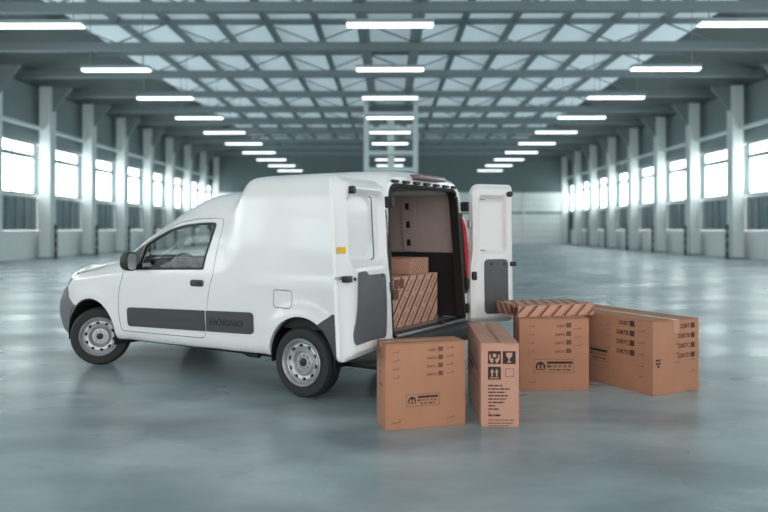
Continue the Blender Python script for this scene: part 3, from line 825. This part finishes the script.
# ---- rear doors
def sdrr(u, z, u0, z0, u1, z1, r):
    cx, cz, hx, hz = (u0+u1)/2, (z0+z1)/2, (u1-u0)/2-r, (z1-z0)/2-r
    dx, dz = abs(u-cx)-hx, abs(z-cz)-hz
    return math.hypot(max(dx, 0), max(dz, 0))+min(max(dx, dz), 0)-r
def rear_door(label, hinge, dr, nin, k, w, zb, zt, rt, rec, blank, pan, free_ramp, sticker, dz_free=0.0):
    hx, hy = hinge
    def outline(z):
        l, r = 0.0, w
        dzt = zt-z
        if dzt < rt[0]: l += rt[0]-math.sqrt(max(0, rt[0]**2-(rt[0]-dzt)**2))
        if dzt < rt[1]: r -= rt[1]-math.sqrt(max(0, rt[1]**2-(rt[1]-dzt)**2))
        b = z-zb
        if b < .05: q = .05-math.sqrt(max(0, .05**2-(.05-b)**2)); l += q; r -= q
        # the lower body half is a little wider than the glass half
        l += .03*sstep(1.0, 1.25, z); 
        return l, r
    T = .08
    def thick(u, z):
        l, r = outline(z)
        e = min((u-l)/.045, (r-u)/free_ramp, (zt-z)/.05, (z-zb)/.05)
        b0 = .062 if (u-l) < (r-u) and (zt-z) > .05 and (z-zb) > .05 else .028
        t = b0+(T-b0)*sstep(0, 1, e)
        t -= .052*(1-sstep(-.035, .004, sdrr(u, z, *rec)))
        t -= .012*(1-sstep(-.006, .0, sdrr(u, z, *blank)))
        return t
    def P(u, z, t):
        x0 = hx+k*(z-.52)
        return (x0+dr[0]*u+nin[0]*t, hy+dr[1]*u+nin[1]*t, z)
    zs = [zb+.05*(1-math.cos(q*PI/2/5)) for q in range(6)] + list(np.linspace(zb+.07, zt-max(rt)-.01, 56)) + [zt-max(rt)*(1-math.sin(q*PI/2/8)) for q in range(9)]
    nu = 48; v = []; f = []; nr = len(zs)
    for side in (0, 1):
        for z in zs:
            l, r = outline(z)
            for i in range(nu+1):
                q = i/nu; q = q*.7+.3*(q*q*(3-2*q))
                u = l+(r-l)*q
                v.append(P(u, z, thick(u, z) if side else -.012*math.sin(PI*min(1, max(0, (u/w))))))
    I = lambda s_, a, b: s_*nr*(nu+1)+a*(nu+1)+b
    for a in range(nr-1):
        for b in range(nu):
            f.append((I(0,a,b), I(0,a,b+1), I(0,a+1,b+1), I(0,a+1,b)))
            f.append((I(1,a,b), I(1,a+1,b), I(1,a+1,b+1), I(1,a,b+1)))
        for b in (0, nu): f.append((I(0,a,b), I(0,a+1,b), I(1,a+1,b), I(1,a,b)))
    for b in range(nu):
        for a in (0, nr-1): f.append((I(0,a,b), I(0,a,b+1), I(1,a,b+1), I(1,a,b)))
    me = MB().add(v, f).mesh(smooth=38)
    d = obj('rear_door', me, 'innerpaint', van); d['label'] = label
    def plate(name, poly, t0, t1, m, bev=0):
        vv = [P(u, z, t0) for (u, z) in poly]+[P(u, z, t1) for (u, z) in poly]; q = len(poly)
        ff = [(i, (i+1) % q, q+(i+1) % q, q+i) for i in range(q)]+[tuple(range(q-1, -1, -1)), tuple(range(q, 2*q))]
        me = MB().add(vv, ff).mesh()
        if bev: bevel(me, bev, 2)
        return obj(name, me, m, d)
    plate('trim_panel', pan, T-.02, T+.007, 'panel', .004)
    us = [p[0] for p in pan]; zz = max(p[1] for p in pan)-.045
    for u in (min(us)+.075, max(us)-.045):
        plate('trim_clip', [(u+.012*math.cos(2*PI*i/10), zz+.012*math.sin(2*PI*i/10)) for i in range(10)], T, T+.013, 'black')
    # rubber buffer near the top free corner
    u, z = w-free_ramp-.015, zt-.095
    plate('buffer', [(u+.028*math.cos(2*PI*i/14), z+.028*math.sin(2*PI*i/14)) for i in range(14)], T-.04, T+.035, 'black', .004)
    # latch on the free edge, hinge side strap
    u, z = w-free_ramp*.55, 1.075
    plate('latch', rrect(u-.035, z-.022, u+.035, z+.022, .008, 2), .03, T+.012, 'black', .003)
    plate('latch_pin', rrect(w-.03, z+.0, w+.012, z+.02, .004, 2), .02, .05, 'steel')
    plate('hinge_bracket', rrect(.01, .93, .055, 1.01, .01, 2), .03, T+.012, 'black', .003)
    plate('hinge_bracket', rrect(-.005, 1.42, .03, 1.50, .008, 2), .02, .055, 'steel', .003)
    # curved joint of the blanked window
    u0, z0, u1, z1, rr = blank
    arc = rounded([(u0+.06, z0-.0), (u0+.0, z0), (u0, z1), (u0+.06, z1)], [0.001, rr, rr, 0.001], 6)
    pts = [P(a, b, thick(min(a+.02, u1), b)+.003) for (a, b) in arc]
    obj('window_joint', MB().tube(pts, .0035, 6).mesh(smooth=40), 'black', d)
    if sticker:
        u0, u1, z0, z1 = sticker; vv = []; ff = []
        for i in range(5):
            for j in range(2):
                u = u0+(u1-u0)*i/4; z = z0+(z1-z0)*j; vv.append(P(u, z, thick(u, z)+.003))
        for i in range(4): ff.append((2*i, 2*i+1, 2*i+3, 2*i+2))
        o = obj('warning_sticker', MB().add(vv, ff).mesh(), 'yellow', d); o['label'] = 'small yellow warning sticker'
    return d
wL = .85
rear_door('wide left rear door swung out, grey lower trim panel', (-.815, .772), (-.156, .988), (-.988, -.156), .055, wL, .515, 1.785, (.13, .05),
          (.08, 1.14, wL-.12, 1.70, .10), (.22, 1.19, wL-.15, 1.66, .15),
          rounded([(.18,.60),(.16,.66),(.13,.85),(.13,1.08),(.44,1.085),(.48,1.115),(.62,1.115),(.635,1.0),(.66,.85),(.735,.70),(.72,.615),(.46,.615)], [.04,.05,.1,.04,.03,.02,.03,.1,.1,.05,.04,.05], 4),
          .15, (wL-.085, wL-.012, 1.25, 1.295))
wR = .492
rear_door('narrow right rear door swung out, grey lower trim panel', (-.81, -.742), (-.574, -.819), (-.819, .574), .012, wR, .515, 1.85, (.10, .04),
          (.08, 1.17, wR-.09, 1.74, .06), (.12, 1.21, wR-.13, 1.70, .04),
          rrect(.14, .60, wR-.085, 1.125, .05, 4), .05, None)

# ---- cartons
def print_on(parent, name, me, fn, m, label=None, kind=None):
    if isinstance(me, list):
        for q in me: print_on(parent, name, q, fn, m, label, kind)
        return
    for v in me.vertices: v.co = fn(*v.co)
    fix(me)
    o = obj(name, me, m, parent)
    if label: o['label'] = label
    if kind or 'mark' in name: o['kind'] = 'stuff'
    return o
def carton(name, label, loc, rz, L, W, Hh, m, parent_van=False, top_tape=True, group=None, drop=.035):
    """box with base corner at local (0,0,0): L along x (front face y=0), W along y, Hh up"""
    c = empty(name, loc, rz)
    tag(c, label, 'box', group)
    g = .004
    b = MB().box((0, 0, 0), (L, W, Hh-.006)).mesh(); bevel(b, .006, 2)
    obj('carton_body', b, m, c)
    if L >= W:
        fa = ((0, 0, L, W/2-.0015), (0, W/2+.0015, L, W))
        tp = (-.0015, W/2-.03, L+.0015, W/2+.03)
    else:
        fa = ((0, 0, L/2-.0015, W), (L/2+.0015, 0, L, W)); tp = (L/2-.03, -.0015, L/2+.03, W+.0015)
    for (x0, y0, x1, y1) in fa:
        o = obj('top_flap', bevel(MB().box((x0, y0, Hh-.0065), (x1, y1, Hh)).mesh(), .002, 1), m, c)
    if top_tape:
        t = MB().box((tp[0], tp[1], Hh-.001), (tp[2], tp[3], Hh+.001))
        if L >= W:
            for x in (-.0015, L+.0005): t.box((x, tp[1], Hh-drop), (x+.001, tp[3], Hh))
        else:
            for y in (-.0015, W+.0005): t.box((tp[0], y, Hh-drop), (tp[2], y+.001, Hh))
        obj('packing_tape', t.mesh(), 'tape', c)
    return c
E_ = .0012
def front(x, y, z, ox=0, oz=0): return (ox+x, -E_-abs(z)*.2, oz+y)
def side_right(L):  # right face, text runs along +y
    return lambda x, y, z, oy=0, oz=0: (L+E_, oy+x, oz+y)
def flat(poly): 
    me = bpy.data.meshes.new('p'); me.from_pydata([(a, b, 0) for a, b in poly], [], [tuple(range(len(poly)))]); me.update(); return me
def ring_poly(x0, y0, x1, y1, t):
    me = bpy.data.meshes.new('p')
    me.from_pydata([(x0,y0,0),(x1,y0,0),(x1,y1,0),(x0,y1,0),(x0+t,y0+t,0),(x1-t,y0+t,0),(x1-t,y1-t,0),(x0+t,y1-t,0)], [], [(0,1,5,4),(1,2,6,5),(2,3,7,6),(3,0,4,7)]); me.update(); return me
def merge(ms):
    v = []; f = []
    for m in ms:
        o = len(v); v += [tuple(q.co) for q in m.vertices]; f += [tuple(i+o for i in p.vertices) for p in m.polygons]
    me = bpy.data.meshes.new('p'); me.from_pydata(v, [], f); me.update(); return me
def move(me, dx, dy, rot=0.0):
    c, s = math.cos(rot), math.sin(rot)
    for v in me.vertices:
        x, y = v.co.x, v.co.y; v.co.x = dx+x*c-y*s; v.co.y = dy+x*s+y*c
    return me
def words(x, y, w_, h, seed, gap=.012):
    """a line of tiny unreadable print: short dashes"""
    r = random.Random(seed); ms = []; q = x
    while q < x+w_-.004:
        l = min(r.uniform(.012, .04), x+w_-q); ms.append(flat([(q,y),(q+l,y),(q+l,y+h),(q,y+h)])); q += l+gap*r.uniform(.5, 1)
    return merge(ms)
def logo_m(r):
    """round-topped m emblem"""
    ms = []; n = 24
    out = [(r*math.cos(PI*k/n*1.24-.12*PI), r*math.sin(PI*k/n*1.24-.12*PI)) for k in range(n+1)]
    # dome split by two open legs
    b = -r*.42
    def leg(x0, x1):
        top = lambda x: math.sqrt(max(0, r*r-x*x))
        xs = np.linspace(x0, x1, 7)
        return flat([(x0, b), (x1, b)]+[(x, top(x)) for x in xs[::-1]])
    ms += [leg(-r, -r*.62), leg(-r*.16, r*.16), leg(r*.62, r)]
    for (a, c) in ((-r*.62, -r*.16), (r*.16, r*.62)):
        mid, hw_ = (a+c)/2, (c-a)/2
        xs = np.linspace(a, c, 9); arch = lambda x: r*.22+math.sqrt(max(0, hw_**2-(x-mid)**2))*.9
        ms.append(flat([(x, arch(x)) for x in xs]+[(x, math.sqrt(r*r-x*x)) for x in xs[::-1]]))
    ms.append(flat([(-r*.95, b-r*.28), (r*.95, b-r*.28), (r*.95, b-r*.12), (-r*.95, b-r*.12)]))
    return merge(ms)
def label_plate(x, y, w_=.235, h=.078):
    lx = x+h*1.0
    ms = [ring_poly(x, y, x+w_, y+h, .0025), move(logo_m(h*.35), x+h*.50, y+h*.46)]
    ms.append(flat([(lx, y+h*.66), (x+w_-.012, y+h*.66), (x+w_-.012, y+h*.84), (lx, y+h*.84)]))
    t = fit_text('MOPAR', x+w_-lx-.02, h*.19, 0, space=1.5, bold=.02); ms.append(move(t, lx, y+h*.38))
    ms.append(words(lx+.02, y+h*.17, x+w_-lx-.05, h*.09, 3))
    return merge(ms)
def code_rows(x, y, codes, dy, h=.026, wch=.019, sq=.030):
    rows = []
    for i, c in enumerate(codes):
        ms = []
        wid = wch*len(c); t = fit_text(c, wid, h, 0, bold=.02)
        ms.append(move(t, x-wid, y-dy*i))
        ms.append(flat([(x+.010, y-dy*i-.002), (x+.010+sq, y-dy*i-.002), (x+.010+sq, y-dy*i-.002+sq*.9), (x+.010, y-dy*i-.002+sq*.9)]))
        rows.append(merge(ms))
    return rows
def ticks(x, y, dy, n, w_=.045, seed=0):
    ms = []
    for i in range(n):
        ms.append(flat([(x, y-dy*i), (x+w_, y-dy*i+.002), (x+w_, y-dy*i+.006), (x, y-dy*i+.004)]))
        ms.append(flat([(x+w_-.006, y-dy*i+.002), (x+w_, y-dy*i+.002), (x+w_, y-dy*i+.018), (x+w_-.006, y-dy*i+.018)]))
    return merge(ms)
CODES = ['2087', '2087B', '2087C', '2087D']
HB = .632
# A: nearest square box, left of the group
A = carton('cardboard_box', 'plain brown cardboard box left of the narrow box, logo label on its front', (.010, 5.035, 0), .29, .605, .222, .610, 'card')
print_on(A, 'label_print', label_plate(.155, .16, .25, .085), front, 'ink', 'dark printed logo label')
print_on(A, 'code_print', code_rows(.385, .545, CODES, .058, .018, .016, .036), front, 'inklight', 'faded printed part codes')
print_on(A, 'mark_print', merge([ticks(.05, .545, .06, 4, .05), ticks(.46, .56, .06, 4, .05), ticks(.05, .05, .06, 1, .06), ticks(.46, .06, .06, 1, .06)]), front, 'inklight')
Wd = .222
print_on(A, 'side_mark_print', merge([ticks(.06, .54, .05, 4, .06), words(.08, .30, .08, .02, 5)]), lambda x, y, z: (-E_, Wd-x, y), 'inklight')
# B: tall narrow box
B = carton('cardboard_box', 'narrow pale cardboard box with handling symbols and lines of print', (.694, 5.144, 0), -.035, .272, 1.15, .600, 'cardpink')
def symbol(kind, x, y, q):
    ms = []; k = []
    ms.append(flat([(x,y),(x+q,y),(x+q,y+q),(x,y+q)]))
    f = lambda pts: k.append(flat([(x+a*q, y+b*q) for a, b in pts]))
    if kind == 'glass':
        f([(.25,.88),(.75,.88),(.72,.62),(.56,.45),(.44,.45),(.28,.62)]); f([(.46,.46),(.54,.46),(.54,.2),(.46,.2)]); f([(.3,.12),(.7,.12),(.56,.22),(.44,.22)])
    if kind == 'arrows':
        for c in (.32, .68): f([(c-.06,.25),(c+.06,.25),(c+.06,.6),(c-.06,.6)]); f([(c-.15,.58),(c+.15,.58),(c,.85)])
        f([(.15,.10),(.85,.10),(.85,.17),(.15,.17)])
    if kind == 'hands':
        f([(.5+.15*math.cos(t), .66+.15*math.sin(t)) for t in [2*PI*i/12 for i in range(12)]])
        for s in (-1, 1):
            f([(.5+s*.12,.10),(.5+s*.26,.10),(.5+s*.40,.42),(.5+s*.40,.75),(.5+s*.30,.75),(.5+s*.28,.5),(.5+s*.18,.40),(.5+s*.10,.42),(.5+s*.06,.34)])
    return ms[0], merge(k) if k else None
darks = []; lights = []
for kd, x, y in (('hands', .050, .452), ('glass', .155, .452), ('arrows', .050, .340)):
    a, b = symbol(kd, x, y, .092); darks.append(a); lights.append(b)
darks.append(ring_poly(.175, .362, .235, .420, .003))
print_on(B, 'symbol_print', darks, front, 'ink', 'dark handling symbol squares')
print_on(B, 'symbol_cutout', lights, lambda x, y, z: (x, -E_*1.8, y), 'cardpink')
ls = []
for i in range(9): ls.append(words(.052, .292-.024*i, [.10, .155, .12, .14, .13, .115, .05, .075, .0][i] or .01, .010, 20+i, .006))
ls.append(words(.052, .078, .09, .014, 40, .006)); ls.append(words(.052, .048, .185, .006, 41, .006)); ls.append(words(.052, .026, .175, .006, 42, .006)); ls.append(words(.052, .008, .15, .005, 43, .006))
print_on(B, 'text_print', ls, front, 'ink', 'small dark lines of print')
WB_ = 1.15
print_on(B, 'side_print', merge([flat([(.10,.30),(.55,.30),(.55,.33),(.10,.33)]), words(.12,.36,.8,.03,6,.03), words(.12,.24,.7,.02,7,.03)]), lambda x, y, z: (-E_, WB_-x, y), 'inklight')
print_on(B, 'tape_print', words(.05, -.008, .9, .016, 8, .04), lambda x, y, z: (.136+y, x, .600+.0022), 'inklight')
# C: square box under the striped one
Cc = carton('cardboard_box', 'brown cardboard box with logo label, under the flat striped box', (1.187, 6.302, 0), 0.0, .611, .31, HB, 'card')
print_on(Cc, 'label_print', label_plate(.125, .155, .355, .12), front, 'ink', 'dark printed logo label')
print_on(Cc, 'code_print', code_rows(.40, .555, CODES, .075, .022, .018, .045), front, 'inklight', 'faded printed part codes')
print_on(Cc, 'mark_print', merge([ticks(.08, .56, .075, 4, .05), ticks(.48, .54, .075, 3, .06), ticks(.09, .07, .06, 1, .05)]), front, 'inklight')
# E: long box at the right
LE, WE = .56, 1.32
Ebox = carton('cardboard_box', 'long brown cardboard box at the far right of the pile', (2.277, 6.081, 0), .47, LE, WE, HB, 'card', drop=.11)
print_on(Ebox, 'code_print', code_rows(.445, .555, CODES, .085, .040, .030, .05), front, 'inkmid', 'printed part codes 2087')
print_on(Ebox, 'mark_print', merge([ticks(.26, .42, .08, 3, .05), ticks(.46, .27, .10, 2, .04), words(.03, .29, .06, .016, 9, .004), words(.03, .262, .06, .016, 10, .004), words(.05, .235, .03, .02, 11, .004)]), front, 'ink')
left = lambda x, y, z: (-E_, WE-x, y)
print_on(Ebox, 'side_code_print', code_rows(WE-.27, .565, CODES, .085, .040, .030, .055), left, 'inkmid', 'printed part codes 2087')
print_on(Ebox, 'side_label_print', label_plate(WE-.60-.28, .20, .36, .13), left, 'ink', 'dark printed logo label')
print_on(Ebox, 'side_mark_print', merge([ticks(WE-.16, .53, .10, 4, .06), ticks(WE-.17, .14, .06, 1, .06), ticks(WE-.55, .54, .10, 3, .05)]), left, 'inklight')
# striped boxes
def clip_poly(P, x0, y0, x1, y1):
    for ax, lim, sg in ((0, x0, 1), (0, x1, -1), (1, y0, 1), (1, y1, -1)):
        out = []
        for i in range(len(P)):
            a, b = P[i-1], P[i]; da, db = sg*(a[ax]-lim), sg*(b[ax]-lim)
            if (da >= 0) != (db >= 0):
                t = da/(da-db); out.append((a[0]+(b[0]-a[0])*t, a[1]+(b[1]-a[1])*t))
            if db >= 0: out.append(b)
        P = out
        if not P: return P
    return P
def stripes(w_, h, ang, pitch, bar_w, letter=0.0, word='MOPAR', skip=None):
    d = Vector((math.cos(ang), math.sin(ang))); nrm = Vector((-d.y, d.x)); ms = []; R = w_+h
    n0 = int(R/pitch)+1
    for i in range(-n0, n0+1):
        c = Vector((w_/2, h/2))+nrm*pitch*i
        for off, bw in ((0, bar_w), (bar_w*.95, bar_w*.22)):
            cc = c+nrm*off
            q = [cc-d*R-nrm*bw/2, cc+d*R-nrm*bw/2, cc+d*R+nrm*bw/2, cc-d*R+nrm*bw/2]
            p = clip_poly([(a.x, a.y) for a in q], .004, .004, w_-.004, h-.004)
            if len(p) > 2: ms.append(flat(p))
        if letter:
            cc = c+nrm*(pitch/2+bar_w*.1)
            t = -R
            while t < R:
                L_ = letter*4.4
                a = cc+d*t; b = cc+d*(t+L_)
                okp = all(.02 < q.x < w_-.02 and .02 < q.y < h-.02 for q in (a, b))
                if okp: ms.append(move(fit_text(word, L_, letter, 0, space=1.15), a.x+nrm.x*-letter/2, a.y+nrm.y*-letter/2, ang))
                t += L_*1.35 if okp else .03
    return merge(ms)
D = carton('striped_box', 'flat cardboard box with dark diagonal stripes lying on two boxes', (1.187, 6.350, HB+.001), .27, .755, .46, .105, 'cardstripe', top_tape=False)
print_on(D, 'stripe_print', stripes(.755, .105, .78, .085, .019, 0), front, 'inklight', 'dark brown diagonal stripes')
print_on(D, 'side_stripe_print', merge([stripes(.46, .105, -.78, .085, .026, 0), flat([(.30,.02),(.36,.02),(.36,.085),(.30,.085)]), flat([(.38,.02),(.44,.02),(.44,.085),(.38,.085)])]), lambda x, y, z: (-E_, .46-x, y), 'inklight')
print_on(D, 'top_stripe_print', stripes(.755, .46, 1.25, .095, .019, 0), lambda x, y, z: (x, y, .105+E_), 'inklight')

def vanloc(x, y, z):
    a = PI-ANG; c, s = math.cos(a), math.sin(a)
    return (-.2739+c*x-s*y, 6.7002+s*x+c*y, z)
RZ = PI-ANG-PI/2       # local +x runs to the van's right-hand side, +y forward
bx = carton('striped_box', 'large cardboard box with diagonal stripes inside the van', vanloc(-.64, .42, .573), RZ, .86, .72, .437, 'cardstripe', top_tape=False)
print_on(bx, 'stripe_print', stripes(.86, .437, .84, .105, .016, .030), front, 'ink', 'dark diagonal stripes with small lettering')
dk = []; 
for kd, x, y in (('hands', .06, .335), ('glass', .15, .335), ('arrows', .06, .245)):
    a, b = symbol(kd, x, y, .08); dk.append(a)
print_on(bx, 'symbol_print', merge(dk), lambda x, y, z: (x, -E_*1.7, y), 'inklight', kind='stuff')
sm = carton('striped_box', 'small striped cardboard box on top of the large box in the van', vanloc(-.62, .03, 1.0115), RZ, .33, .33, .145, 'cardstripe', top_tape=False)
print_on(sm, 'stripe_print', stripes(.33, .145, .84, .03, .008, 0), front, 'inklight')
bk2 = carton('cardboard_box', 'plain brown box behind the small striped box in the van', vanloc(-.25, .42, 1.0115), RZ, .55, .29, .165, 'card')
